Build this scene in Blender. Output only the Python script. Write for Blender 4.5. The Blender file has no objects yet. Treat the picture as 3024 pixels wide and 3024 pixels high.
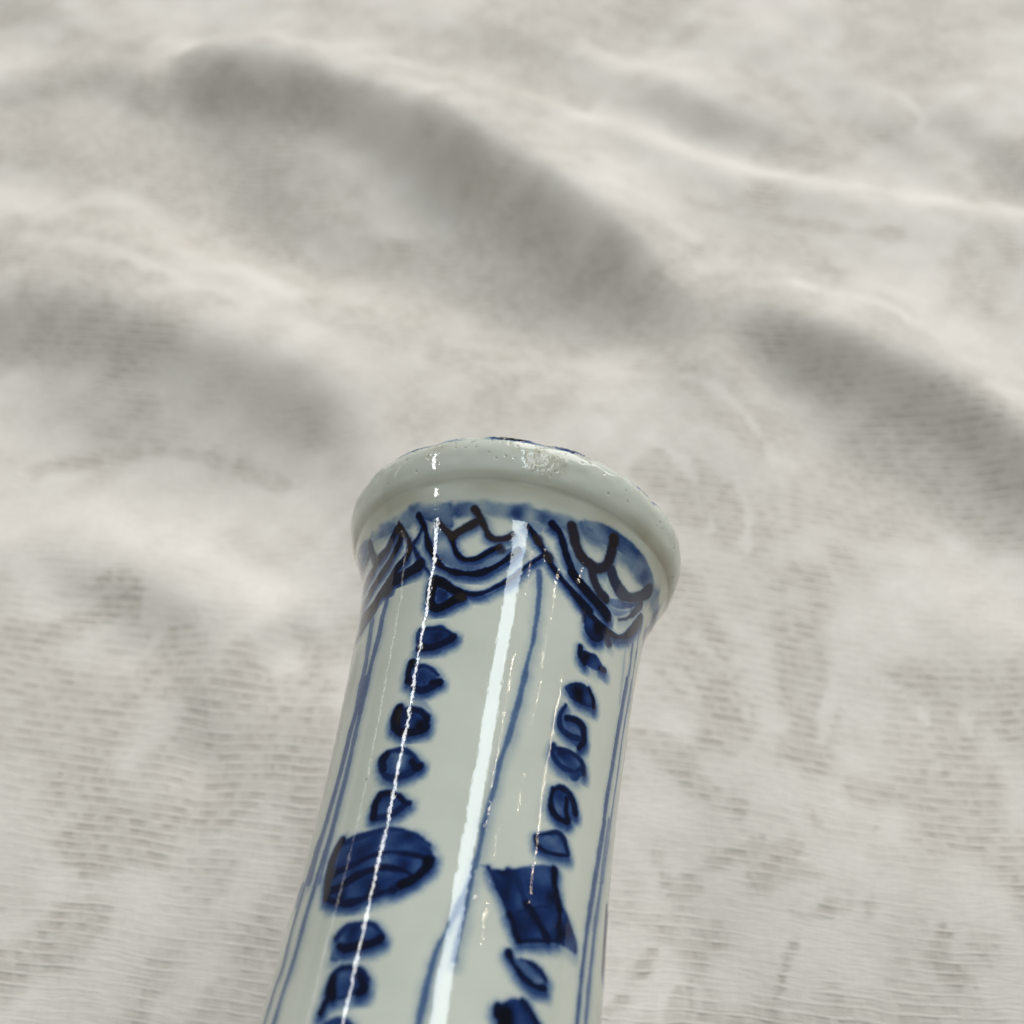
import bpy, math
import numpy as np
from mathutils import Matrix, Vector

sc = bpy.context.scene
col = sc.collection
rng = np.random.default_rng(11)

# ------------------------------------------------------------------ camera
PITCH = math.radians(52.2079)                      # looking down at the bed
cam_d = bpy.data.cameras.new('camera')
cam = bpy.data.objects.new('camera', cam_d)
col.objects.link(cam)
cam.location = (0.000346, -0.091135, 0.173798)
cam.rotation_euler = (math.pi / 2 - PITCH, 0, 0)
cam_d.sensor_width = 36
cam_d.sensor_fit = 'HORIZONTAL'
cam_d.angle = math.radians(45)
cam_d.clip_start = 0.005
cam_d.clip_end = 60
cam_d.dof.use_dof = True
cam_d.dof.focus_distance = 0.143
cam_d.dof.aperture_fstop = FSTOP = 21.0
sc.camera = cam

# ------------------------------------------------------------------ light
world = bpy.data.worlds.new('World')
sc.world = world
world.use_nodes = True
bg = world.node_tree.nodes['Background']
bg.inputs['Color'].default_value = (1.0, 0.925, 0.79, 1)
bg.inputs['Strength'].default_value = 0.15

def link_lamp(name, d, loc, rot=(0, 0, 0)):
    o = bpy.data.objects.new(name, d)
    o.location = loc
    o.rotation_euler = rot
    col.objects.link(o)
    return o

def panel(name, loc, w, l, rz, radiance, colour):
    d = bpy.data.lights.new(name, 'AREA')
    d.shape = 'RECTANGLE'
    d.size = w
    d.size_y = l
    d.color = colour
    d.energy = radiance * math.pi * w * l
    return link_lamp(name, d, loc, (0, 0, rz))

panel('ceiling_panel', (0.37, 0.60, 2.05), 0.35, 1.4, math.radians(-12), 12.0, (0.84, 0.94, 1.0))
panel('ceiling_panel', (-2.72, 1.50, 2.05), 0.20, 2.2, math.radians(0), 22.0, (0.98, 1.0, 1.0))
# the window ahead, a little to the right: it rakes across the folds
win = panel('window_light', (1.05, 2.10, 1.30), 2.1, 1.7, 0, 4.7, (1.0, 0.96, 0.92))
win.rotation_euler = (Vector(win.location) - Vector((0, 0.08, 0))).to_track_quat('Z', 'Y').to_euler()

NECK_MID = Vector((0, -0.02, 0.06))
def bulb(dirn, dist, radius, radiance):
    d = bpy.data.lights.new('bulb', 'POINT')
    d.shadow_soft_size = radius
    d.color = (1.0, 0.86, 0.68)
    d.energy = radiance * 4 * math.pi ** 2 * radius ** 2
    link_lamp('bulb', d, NECK_MID + Vector(dirn).normalized() * dist)

for q in ((.352, .372, .860), (.655, .352, .672), (.836, .308, .455), (.838, .284, .467), (.486, .310, .816)):
    bulb(q, 1.7, 0.009, 80)

far = panel('far_lamp', (-5.2, 3.4, 0.62), 0.10, 3.6, 0, 3.0, (1, 1, 1))
far.rotation_euler = (Vector(far.location) - Vector((0, 0, .06))).to_track_quat('Z', 'Y').to_euler()
far.rotation_euler = (0, math.radians(-96), math.radians(0))

sc.render.engine = 'CYCLES'
sc.cycles.use_denoising = True
sc.cycles.max_bounces = 8
sc.view_settings.view_transform = 'Standard'
sc.view_settings.look = 'None'
sc.view_settings.exposure = 0.0
sc.view_settings.gamma = 1.0

# ------------------------------------------------------------------ helpers
def grid_mesh(name, V, closed_u, flip=False, attrs=None):
    """V: (rows, cols, 3) array -> mesh of quads, columns wrap when closed_u."""
    nr, nc = V.shape[:2]
    me = bpy.data.meshes.new(name)
    idx = np.arange(nr * nc).reshape(nr, nc)
    nxt = np.roll(idx, -1, axis=1)
    a, b, c, d = idx[:-1], nxt[:-1], nxt[1:], idx[1:]
    if not closed_u:
        a, b, c, d = a[:, :-1], b[:, :-1], c[:, :-1], d[:, :-1]
    F = np.stack([a, b, c, d] if not flip else [a, d, c, b], -1).reshape(-1, 4)
    me.vertices.add(nr * nc)
    me.vertices.foreach_set('co', V.astype(np.float32).ravel())
    me.loops.add(F.size)
    me.polygons.add(len(F))
    me.loops.foreach_set('vertex_index', F.astype(np.int32).ravel())
    me.polygons.foreach_set('loop_start', np.arange(0, F.size, 4, dtype=np.int32))
    me.polygons.foreach_set('use_smooth', np.ones(len(F), dtype=bool))
    for k, A in (attrs or {}).items():
        at = me.attributes.new(k, 'FLOAT_COLOR', 'POINT')
        at.data.foreach_set('color', A.astype(np.float32).ravel())
    me.update(calc_edges=True)
    me.validate()
    return me

def add(name, me, mat, parent=None):
    o = bpy.data.objects.new(name, me)
    col.objects.link(o)
    if mat:
        me.materials.append(mat)
    if parent:
        o.parent = parent
    return o

def smooth_noise(nr, nc, cr, cc, wrap=False):
    """value noise on an nr x nc grid with cr x cc cells (cubic interpolation)."""
    g = rng.standard_normal((cr + 4, cc + 4))
    if wrap:
        g[:, -4:] = g[:, :4]
    def ip(g, n, c):
        x = np.linspace(1, c + 1 - 1e-6, n)
        i = x.astype(int); t = (x - i)[:, None]
        p0, p1, p2, p3 = g[i - 1], g[i], g[i + 1], g[np.minimum(i + 2, len(g) - 1)]
        return .5 * (2 * p1 + (p2 - p0) * t + (2 * p0 - 5 * p1 + 4 * p2 - p3) * t * t + (3 * p1 - p0 - 3 * p2 + p3) * t ** 3)
    return ip(ip(g, nr, cr).T, nc, cc).T

def sstep(x, a, b):
    t = np.clip((x - a) / (b - a), 0, 1)
    return t * t * (3 - 2 * t)

class NT:
    """tiny node helper"""
    def __init__(s, name):
        s.m = bpy.data.materials.new(name)
        s.m.use_nodes = True
        s.t = s.m.node_tree
        s.b = s.t.nodes['Principled BSDF']
    def n(s, kind, **kw):
        o = s.t.nodes.new(kind)
        for k, v in kw.items():
            if k in o.inputs.keys():
                if hasattr(v, 'is_output'):
                    s.t.links.new(v, o.inputs[k])
                else:
                    o.inputs[k].default_value = v
            else:
                setattr(o, k, v)
        return o
    def math(s, op, a, b=0.5, c=None, clamp=False):
        o = s.t.nodes.new('ShaderNodeMath'); o.operation = op; o.use_clamp = clamp
        for i, v in enumerate((a, b, c)):
            if v is None: continue
            if hasattr(v, 'is_output'): s.t.links.new(v, o.inputs[i])
            else: o.inputs[i].default_value = v
        return o.outputs[0]
    def mix(s, f, a, b, mode='MIX'):
        o = s.t.nodes.new('ShaderNodeMix'); o.data_type = 'RGBA'; o.blend_type = mode
        for key, v in ((0, f), (6, a), (7, b)):
            if hasattr(v, 'is_output'): s.t.links.new(v, o.inputs[key])
            else: o.inputs[key].default_value = v if key == 0 else (*v, 1)
        return o.outputs[2]
    def ramp(s, f, stops, interp='LINEAR'):
        o = s.t.nodes.new('ShaderNodeValToRGB')
        o.color_ramp.interpolation = interp
        e = o.color_ramp.elements
        while len(e) < len(stops): e.new(0.5)
        for i, (p, c) in enumerate(stops):
            e[i].position = p
            e[i].color = (*c, 1) if len(c) == 3 else c
        s.t.links.new(f, o.inputs[0])
        return o.outputs[0]
    def link(s, a, key):
        s.t.links.new(a, s.b.inputs[key])

# ------------------------------------------------------------------ materials
def porcelain(name):
    k = NT(name)
    tc = k.n('ShaderNodeTexCoord').outputs['Object']
    at = k.n('ShaderNodeAttribute', attribute_name='pigment')
    sep = k.n('ShaderNodeSeparateColor', Color=at.outputs['Color'])
    cob, iron, bare = sep.outputs[0], sep.outputs[1], sep.outputs[2]
    warm = at.outputs['Alpha']
    # celadon-grey glaze with slight clouding
    n1 = k.n('ShaderNodeTexNoise', Vector=tc, Scale=120.0, Detail=3.0).outputs['Fac']
    n2 = k.n('ShaderNodeTexNoise', Vector=tc, Scale=900.0, Detail=2.0).outputs['Fac']
    glaze = k.ramp(n1, [(.3, GLAZE_A), (.7, GLAZE_B)])
    glaze = k.mix(k.math('MULTIPLY', k.math('SUBTRACT', n2, .5), .25), glaze, (.60, .62, .54))
    glaze = k.mix(warm, glaze, (.33, .29, .19))
    # granular cobalt
    n3 = k.n('ShaderNodeTexNoise', Vector=tc, Scale=2600.0, Detail=2.0).outputs['Fac']
    n4 = k.n('ShaderNodeTexNoise', Vector=tc, Scale=420.0, Detail=3.0).outputs['Fac']
    j = k.math('ADD', k.math('MULTIPLY', k.math('SUBTRACT', n3, .5), .20), k.math('MULTIPLY', k.math('SUBTRACT', n4, .5), .26))
    # no grain where there is no paint
    dens = k.math('ADD', cob, k.math('MULTIPLY', j, k.math('MULTIPLY', cob, k.math('SUBTRACT', 1.5, cob))), clamp=True)
    blue = k.ramp(dens, [(0, (1, 1, 1)), (.15, (.70, .76, .85)), (.38, (.28, .40, .65)), (.6, (.052, .118, .36)), (.76, (.011, .044, .215)), (.9, (.003, .012, .070)), (1, (.0015, .004, .016))])
    c = k.mix(1.0, glaze, blue, 'MULTIPLY')
    c = k.mix(k.math('MULTIPLY', iron, k.math('ADD', .75, k.math('MULTIPLY', n4, .4)), clamp=True), c, (.024, .018, .015))
    # bare, gritty patch where the glaze did not take
    grit = k.n('ShaderNodeTexVoronoi', Vector=tc, Scale=2300.0).outputs['Distance']
    barec = k.ramp(n2, [(.35, (.44, .44, .35)), (.5, (.53, .54, .45)), (.68, (.61, .61, .53))])
    barec = k.mix(k.math('LESS_THAN', grit, .16), barec, (.16, .15, .11))
    c = k.mix(bare, c, barec)
    # tiny pinholes and specks of iron
    v = k.n('ShaderNodeTexVoronoi', Vector=tc, Scale=330.0)
    pick = k.n('ShaderNodeSeparateColor', Color=v.outputs['Color']).outputs[0]
    speck = k.math('MULTIPLY', k.math('LESS_THAN', v.outputs['Distance'], .055), k.math('GREATER_THAN', pick, .72))
    c = k.mix(k.math('MULTIPLY', speck, .75), c, (.10, .09, .07))
    k.link(c, 'Base Color')
    k.link(k.math('ADD', .045, k.math('MULTIPLY', bare, .2)), 'Roughness')
    k.b.inputs['IOR'].default_value = 1.46
    k.b.inputs['Subsurface Weight'].default_value = 0.12
    k.b.inputs['Subsurface Radius'].default_value = (1.0, .9, .75)
    k.b.inputs['Subsurface Scale'].default_value = 0.0012
    b1 = k.n('ShaderNodeTexNoise', Vector=tc, Scale=1650.0, Detail=1.0, Roughness=.5).outputs['Fac']
    b2 = k.n('ShaderNodeTexNoise', Vector=tc, Scale=260.0, Detail=1.0).outputs['Fac']
    h = k.math('ADD', k.math('MULTIPLY', b1, BUMP1), k.math('MULTIPLY', b2, BUMP2))
    h = k.math('ADD', h, k.math('MULTIPLY', k.math('MULTIPLY', bare, n2), 9e-5))
    h = k.math('ADD', h, k.math('MULTIPLY', k.math('MULTIPLY', iron, n3), 1.2e-5))
    h = k.math('SUBTRACT', h, k.math('MULTIPLY', speck, 1.5e-5))
    bp = k.n('ShaderNodeBump', Height=h, Strength=1.0, Distance=1.0)
    k.link(bp.outputs[0], 'Normal')
    return k.m

GLAZE_A, GLAZE_B = (.560, .598, .535), (.62, .658, .592)
BUMP1, BUMP2 = 9.0e-6, 7.0e-6

def lace_cloth(name):
    k = NT(name)
    uv = k.n('ShaderNodeAttribute', attribute_name='weave').outputs['Color']   # r,g: cloth coordinates in cm / 100, b: openness
    sp = k.n('ShaderNodeSeparateColor', Color=uv)
    cx, cy, opn = sp.outputs[0], sp.outputs[1], sp.outputs[2]
    xy = k.n('ShaderNodeCombineXYZ', X=cx, Y=cy, Z=0.0).outputs[0]
    # loose yarns wander
    wob = k.n('ShaderNodeTexNoise', Vector=xy, Scale=90.0, Detail=2.0).outputs['Color']
    wv = k.n('ShaderNodeVectorMath', operation='SUBTRACT'); k.t.links.new(wob, wv.inputs[0]); wv.inputs[1].default_value = (.5, .5, .5)
    ws = k.n('ShaderNodeVectorMath', operation='SCALE'); k.t.links.new(wv.outputs[0], ws.inputs[0]); ws.inputs['Scale'].default_value = .0016
    wa = k.n('ShaderNodeVectorMath', operation='ADD'); k.t.links.new(xy, wa.inputs[0]); k.t.links.new(ws.outputs[0], wa.inputs[1])
    P = wa.outputs[0]
    # open ground: bright weft yarns with short dark gaps between the warp ends
    sx = k.n('ShaderNodeSeparateXYZ', Vector=P)
    row = k.math('DIVIDE', sx.outputs[1], .00160)
    fr = k.math('FRACT', row)
    rowi = k.math('FLOOR', row)
    yarnline = k.math('ABSOLUTE', k.math('SUBTRACT', fr, .5))                      # .5 on the yarn, 0 between
    yl = k.n('ShaderNodeMapRange', interpolation_type='SMOOTHSTEP'); k.t.links.new(yarnline, yl.inputs[0])
    for i_, v_ in ((1, .24), (2, .46)): yl.inputs[i_].default_value = v_
    gp = k.n('ShaderNodeCombineXYZ', X=k.math('MULTIPLY', sx.outputs[0], 430.0), Y=k.math('MULTIPLY', rowi, 3.7), Z=0.0).outputs[0]
    gap = k.n('ShaderNodeTexNoise', Vector=gp, Scale=1.0, Detail=1.5).outputs['Fac']
    gm = k.n('ShaderNodeMapRange', interpolation_type='SMOOTHSTEP'); k.t.links.new(gap, gm.inputs[0])
    for i_, v_ in ((1, .34), (2, .62)): gm.inputs[i_].default_value = v_
    thread = k.math('MAXIMUM', yl.outputs[0], k.math('MULTIPLY', gm.outputs[0], .76))
    # fine yarns of the solid weave
    mp = k.n('ShaderNodeMapping', Vector=P); mp.inputs['Scale'].default_value = (350, 2300, 1)
    yarn = k.n('ShaderNodeTexNoise', Vector=mp.outputs[0], Scale=1.0, Detail=2.0).outputs['Fac']
    mp2 = k.n('ShaderNodeMapping', Vector=P); mp2.inputs['Scale'].default_value = (1700, 260, 1)
    yarn2 = k.n('ShaderNodeTexNoise', Vector=mp2.outputs[0], Scale=1.0, Detail=2.0).outputs['Fac']
    big = k.n('ShaderNodeTexNoise', Vector=P, Scale=45.0, Detail=4.0).outputs['Fac']
    slub = k.n('ShaderNodeTexNoise', Vector=P, Scale=520.0, Detail=2.0).outputs['Fac']
    solid = k.ramp(big, [(.3, SOLID_A), (.7, SOLID_B)])
    hole = k.ramp(slub, [(.3, HOLE_A), (.7, HOLE_B)])
    openc = k.mix(k.math('MULTIPLY', thread, k.math('ADD', .15, k.math('MULTIPLY', slub, .95)), clamp=True), hole, SOLID_A)
    opn2 = k.math('ADD', opn, k.math('MULTIPLY', k.math('SUBTRACT', slub, .5), .5), clamp=True)
    c = k.mix(opn2, solid, openc)
    sh = k.math('ADD', k.math('MULTIPLY', k.math('SUBTRACT', yarn, .5), .22), k.math('MULTIPLY', k.math('SUBTRACT', yarn2, .5), .10))
    c = k.mix(1.0, c, k.n('ShaderNodeCombineColor', Red=k.math('ADD', 1.0, sh), Green=k.math('ADD', 1.0, sh), Blue=k.math('ADD', 1.0, sh)).outputs[0], 'MULTIPLY')
    k.link(c, 'Base Color')
    k.b.inputs['Roughness'].default_value = .85
    k.b.inputs['Specular IOR Level'].default_value = .2
    k.b.inputs['Sheen Weight'].default_value = .15
    h = k.math('ADD', k.math('MULTIPLY', yarn, .00010), k.math('MULTIPLY', k.math('MULTIPLY', thread, opn), .00016))
    h = k.math('ADD', h, k.math('MULTIPLY', k.math('SUBTRACT', 1.0, opn), .00006))
    bp = k.n('ShaderNodeBump', Height=h, Strength=.8, Distance=1.0)
    k.link(bp.outputs[0], 'Normal')
    return k.m

SOLID_A, SOLID_B = (.722, .685, .637), (.792, .755, .708)
HOLE_A, HOLE_B = (.492, .454, .402), (.564, .524, .47)

# ------------------------------------------------------------------ lace cloth
# fold lines measured on the cloth: (slope, half width, points) in metres; a positive slope rises away from the viewer
FOLDS = [
 (1.20, 0.0074, ((-0.0716, 0.1684), (-0.0506, 0.1627), (-0.0324, 0.1537), (-0.0135, 0.1403))),
 (0.90, 0.0070, ((-0.0087, 0.1370), (0.0031, 0.1268))),
 (0.80, 0.0069, ((0.0077, 0.1224), (0.0177, 0.1128))),
 (0.42, 0.0068, ((0.0219, 0.1078), (0.0300, 0.0973))),
 (0.25, 0.0069, ((0.0351, 0.0934), (0.0452, 0.0873))),
 (0.50, 0.0091, ((-0.0625, 0.1527), (-0.0487, 0.1447), (-0.0313, 0.1370), (-0.0131, 0.1259), (0.0042, 0.1137), (0.0172, 0.1021))),
 (0.60, 0.0091, ((-0.0579, 0.1361), (-0.0491, 0.1268), (-0.0417, 0.1215))),
 (0.30, 0.0072, ((-0.0361, 0.1232), (-0.0184, 0.1137), (-0.0014, 0.1037))),
 (0.55, 0.0053, ((0.0493, 0.0865), (0.0550, 0.0814))),
 (0.95, 0.0056, ((0.0588, 0.0792), (0.0673, 0.0742), (0.0790, 0.0666), (0.0872, 0.0587), (0.0960, 0.0511))),
 (0.40, 0.0063, ((0.0636, 0.0646), (0.0765, 0.0542), (0.0915, 0.0438))),
 (0.75, 0.0080, ((-0.1069, 0.0903), (-0.0860, 0.0873), (-0.0691, 0.0814), (-0.0526, 0.0756), (-0.0366, 0.0687))),
 (0.45, 0.0094, ((-0.0880, 0.0728), (-0.0611, 0.0646), (-0.0357, 0.0600))),
 (0.35, 0.0043, ((-0.0754, 0.0294), (-0.0668, 0.0272), (-0.0601, 0.0251))),
 (0.50, 0.0041, ((-0.0481, -0.0007), (-0.0460, 0.0078), (-0.0419, 0.0157), (-0.0364, 0.0208))),
 (0.30, 0.0042, ((-0.0625, 0.0188), (-0.0560, 0.0219))),
 (0.40, 0.0062, ((-0.1258, 0.1717), (-0.1110, 0.1739), (-0.0988, 0.1773), (-0.0881, 0.1684))),
 (0.30, 0.0100, ((-0.1326, 0.2083), (-0.1171, 0.2008))),
 (0.40, 0.0051, ((0.0366, 0.1706), (0.0461, 0.1631), (0.0605, 0.1578))),
 (0.25, 0.0048, ((0.0640, 0.1853), (0.0758, 0.2033))),
 (0.20, 0.0063, ((0.0813, 0.1706), (0.0908, 0.1537))),
 (0.25, 0.0050, ((0.1045, 0.1599), (0.1180, 0.1399))),
 (0.20, 0.0071, ((-0.0221, 0.1984), (0.0048, 0.1888), (0.0179, 0.1841))),
 (-0.65, 0.0050, ((-0.0771, 0.1876), (-0.0475, 0.1823), (-0.0210, 0.1750), (0.0047, 0.1669), (0.0294, 0.1572), (0.0471, 0.1481), (0.0641, 0.1393), (0.0870, 0.1342), (0.1149, 0.1277))),
 (-0.35, 0.0096, ((-0.1159, 0.1333), (-0.0941, 0.1250), (-0.0636, 0.1145), (-0.0346, 0.1061), (-0.0178, 0.0996), (-0.0014, 0.0918), (0.0145, 0.0858))),
 (-0.30, 0.0113, ((0.0164, 0.1399), (0.0384, 0.1180), (0.0586, 0.0996), (0.0792, 0.0934), (0.0998, 0.0693))),
 (-0.35, 0.0051, ((-0.0921, 0.0414), (-0.0768, 0.0444), (-0.0616, 0.0385), (-0.0465, 0.0305), (-0.0395, 0.0251))),
 (-0.22, 0.0075, ((-0.0425, 0.0137), (-0.0336, 0.0112))),
 (-0.30, 0.0063, ((0.0816, 0.0229), (0.0879, 0.0198))),
 (-0.30, 0.0070, ((0.0378, 0.0996), (0.0420, 0.0873))),
 (-0.30, 0.0092, ((0.0286, 0.1864), (0.0387, 0.1818))),
]
# woven figures of the lace: (openness, half width, points)
FIGURES = [
 (0.95, 0.0052, ((-0.0614, -0.0181), (-0.0451, -0.0097), (-0.0343, 0.0015))),
 (0.95, 0.0037, ((-0.0707, -0.0354), (-0.0608, -0.0299))),
 (0.90, 0.0035, ((-0.0338, 0.0171), (-0.0310, 0.0015), (-0.0331, -0.0097))),
 (0.90, 0.0020, ((-0.0688, 0.0239), (-0.0777, 0.0182), (-0.0840, 0.0171))),
 (0.85, 0.0015, ((-0.0559, 0.0187), (-0.0615, 0.0086), (-0.0676, 0.0015))),
 (0.05, 0.0026, ((-0.0441, 0.0293), (-0.0378, 0.0136))),
 (0.08, 0.0031, ((-0.0555, 0.0039), (-0.0592, -0.0031))),
 (0.08, 0.0028, ((-0.0356, -0.0221), (-0.0418, -0.0317), (-0.0459, -0.0408))),
 (0.08, 0.0021, ((-0.0717, -0.0221), (-0.0649, -0.0233))),
 (0.05, 0.0020, ((-0.0630, 0.0338), (-0.0588, 0.0277))),
 (0.90, 0.0050, ((0.0283, 0.0293), (0.0344, 0.0015))),
 (0.92, 0.0043, ((0.0487, 0.0293), (0.0466, -0.0031))),
 (0.95, 0.0037, ((0.0687, 0.0062), (0.0713, -0.0097))),
 (0.90, 0.0024, ((0.0292, -0.0097), (0.0217, -0.0008))),
 (0.90, 0.0022, ((0.0533, -0.0097), (0.0610, -0.0110))),
 (0.10, 0.0005, ((0.0781, 0.0332), (0.0694, 0.0310), (0.0624, 0.0250), (0.0554, 0.0151), (0.0509, 0.0062), (0.0484, -0.0022))),
 (0.10, 0.0004, ((0.0713, 0.0187), (0.0644, 0.0171), (0.0586, 0.0111), (0.0544, 0.0043), (0.0515, -0.0031))),
 (0.15, 0.0005, ((0.0447, 0.0332), (0.0458, 0.0277))),
 (0.12, 0.0005, ((0.0387, 0.0171), (0.0414, 0.0111), (0.0410, 0.0015))),
 (0.15, 0.0005, ((0.0309, 0.0176), (0.0343, 0.0131), (0.0374, 0.0062), (0.0379, -0.0008))),
 (0.15, 0.0004, ((0.0207, 0.0161), (0.0268, 0.0111), (0.0315, 0.0015))),
 (0.05, 0.0029, ((0.0849, 0.0293), (0.0775, 0.0266))),
 (0.05, 0.0018, ((0.0167, -0.0110), (0.0185, -0.0140))),
 (0.06, 0.0022, ((0.0388, -0.0127), (0.0427, -0.0135))),
 (0.08, 0.0023, ((0.0284, -0.0181), (0.0200, -0.0261))),
 (0.06, 0.0061, ((0.0656, -0.0261), (0.0672, -0.0354))),
 (0.06, 0.0047, ((0.0320, -0.0372), (0.0470, -0.0354))),
 (0.06, 0.0037, ((0.0177, -0.0336), (0.0228, -0.0390))),
 (0.06, 0.0021, ((0.0510, -0.0181), (0.0517, -0.0209))),
 (0.95, 0.0006, ((0.0191, -0.0336), (0.0167, -0.0380), (0.0135, -0.0422))),
 (0.95, 0.0007, ((0.0280, -0.0303), (0.0259, -0.0362), (0.0228, -0.0432))),
 (0.95, 0.0006, ((0.0415, -0.0303), (0.0380, -0.0362), (0.0353, -0.0435))),
 (0.90, 0.0005, ((0.0453, -0.0390), (0.0438, -0.0435))),
 (0.95, 0.0009, ((0.0603, -0.0333), (0.0593, -0.0362), (0.0638, -0.0390), (0.0602, -0.0435))),
 (0.90, 0.0007, ((0.0220, -0.0193), (0.0229, -0.0237), (0.0274, -0.0249))),
 (0.90, 0.0010, ((0.0297, -0.0201), (0.0365, -0.0189), (0.0416, -0.0187))),
 (0.90, 0.0009, ((0.0359, -0.0237), (0.0392, -0.0221), (0.0452, -0.0231))),
 (0.90, 0.0005, ((0.0546, -0.0156), (0.0552, -0.0205), (0.0517, -0.0253))),
 (0.90, 0.0006, ((0.0338, -0.0114), (0.0348, -0.0131))),
 (0.90, 0.0008, ((0.0449, -0.0118), (0.0461, -0.0148))),
 (0.90, 0.0008, ((0.0385, -0.0272), (0.0421, -0.0288), (0.0482, -0.0280))),
 (0.90, 0.0005, ((0.0288, -0.0257), (0.0292, -0.0295))),
 (0.85, 0.0007, ((0.0366, -0.0177), (0.0381, -0.0241), (0.0357, -0.0249))),
 (0.85, 0.0005, ((0.0520, -0.0257), (0.0501, -0.0303))),
 (0.90, 0.0055, ((0.0279, 0.0542), (0.0408, 0.0396))),
 (0.10, 0.0006, ((0.0194, 0.0799), (0.0347, 0.0763), (0.0457, 0.0646), (0.0496, 0.0492), (0.0481, 0.0385))),
 (0.10, 0.0005, ((0.0180, 0.0714), (0.0310, 0.0687), (0.0400, 0.0580), (0.0423, 0.0444), (0.0407, 0.0350))),
 (0.10, 0.0005, ((0.0167, 0.0633), (0.0274, 0.0606), (0.0339, 0.0511), (0.0357, 0.0396))),
 (0.10, 0.0004, ((0.0577, 0.0188), (0.0659, 0.0157), (0.0713, 0.0087), (0.0724, -0.0016))),
 (0.10, 0.0003, ((0.0550, 0.0127), (0.0622, 0.0097), (0.0659, 0.0030), (0.0658, -0.0052))),
 (0.12, 0.0005, ((-0.0761, 0.0328), (-0.0688, 0.0373), (-0.0606, 0.0328), (-0.0572, 0.0240), (-0.0604, 0.0167))),
 (0.90, 0.0006, ((-0.0722, 0.0272), (-0.0673, 0.0300), (-0.0628, 0.0262), (-0.0631, 0.0198))),
 (0.10, 0.0010, ((-0.0893, 0.0700), (-0.0742, 0.0756), (-0.0549, 0.0700))),
 (0.85, 0.0015, ((-0.0882, 0.0568), (-0.0657, 0.0620), (-0.0391, 0.0542))),
 (0.10, 0.0009, ((-0.0418, 0.0444), (-0.0330, 0.0517), (-0.0216, 0.0542))),
 (0.10, 0.0017, ((-0.1020, 0.1145), (-0.0778, 0.1061), (-0.0520, 0.0949))),
 (0.90, 0.0015, ((-0.1118, 0.1457), (-0.0928, 0.1477), (-0.0757, 0.1399))),
 (0.10, 0.0012, ((0.0802, 0.1641), (0.0919, 0.1728), (0.0974, 0.1620), (0.0917, 0.1457), (0.0804, 0.1438))),
 (0.90, 0.0012, ((0.0879, 0.1578), (0.0887, 0.1558))),
 (0.10, 0.0017, ((0.0183, 0.1935), (0.0337, 0.1841), (0.0450, 0.1935))),
 (0.85, 0.0016, ((0.0570, 0.1818), (0.0704, 0.1663), (0.0723, 0.1457))),
 (0.12, 0.0016, ((0.0586, 0.0996), (0.0738, 0.0934), (0.0866, 0.0785))),
 (0.85, 0.0013, ((0.0395, 0.1305), (0.0593, 0.1215), (0.0839, 0.1180))),
]

def axis_steps(lo, hi, c0, c1, fine, coarse):
    a = np.arange(c0, c1 + 1e-9, fine)
    l = []; x = c0; s = fine
    while x > lo:
        s = min(s * 1.12, coarse); x -= s; l.append(x)
    r = []; x = a[-1]; s = fine
    while x < hi:
        s = min(s * 1.12, coarse); x += s; r.append(x)
    return np.concatenate([l[::-1], a, r])

def seg_dist(X, Y, pts):
    d = np.full(X.shape, 1e9)
    if len(pts) == 1:
        return np.hypot(X - pts[0][0], Y - pts[0][1])
    for (x0, y0), (x1, y1) in zip(pts[:-1], pts[1:]):
        dx, dy = x1 - x0, y1 - y0
        t = np.clip(((X - x0) * dx + (Y - y0) * dy) / (dx * dx + dy * dy + 1e-18), 0, 1)
        d = np.minimum(d, np.hypot(X - x0 - t * dx, Y - y0 - t * dy))
    return d

def catmull(pts, n, closed=False):
    p = np.array(pts, float)
    if len(p) < 3 and not closed:
        return np.array([p[0] + (p[-1] - p[0]) * t for t in np.linspace(0, 1, n + 1)]) if len(p) > 1 else p
    P = np.vstack([p[-1:], p, p[:2]]) if closed else np.vstack([2 * p[0] - p[1], p, 2 * p[-1] - p[-2]])
    o = []
    for i in range(1, len(P) - 2):
        p0, p1, p2, p3 = P[i - 1:i + 3]
        for t in np.linspace(0, 1, n, endpoint=False):
            o.append(.5 * (2 * p1 + (p2 - p0) * t + (2 * p0 - 5 * p1 + 4 * p2 - p3) * t * t + (3 * p1 - p0 - 3 * p2 + p3) * t ** 3))
    if not closed:
        o.append(p[-1])
    return np.array(o)

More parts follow.
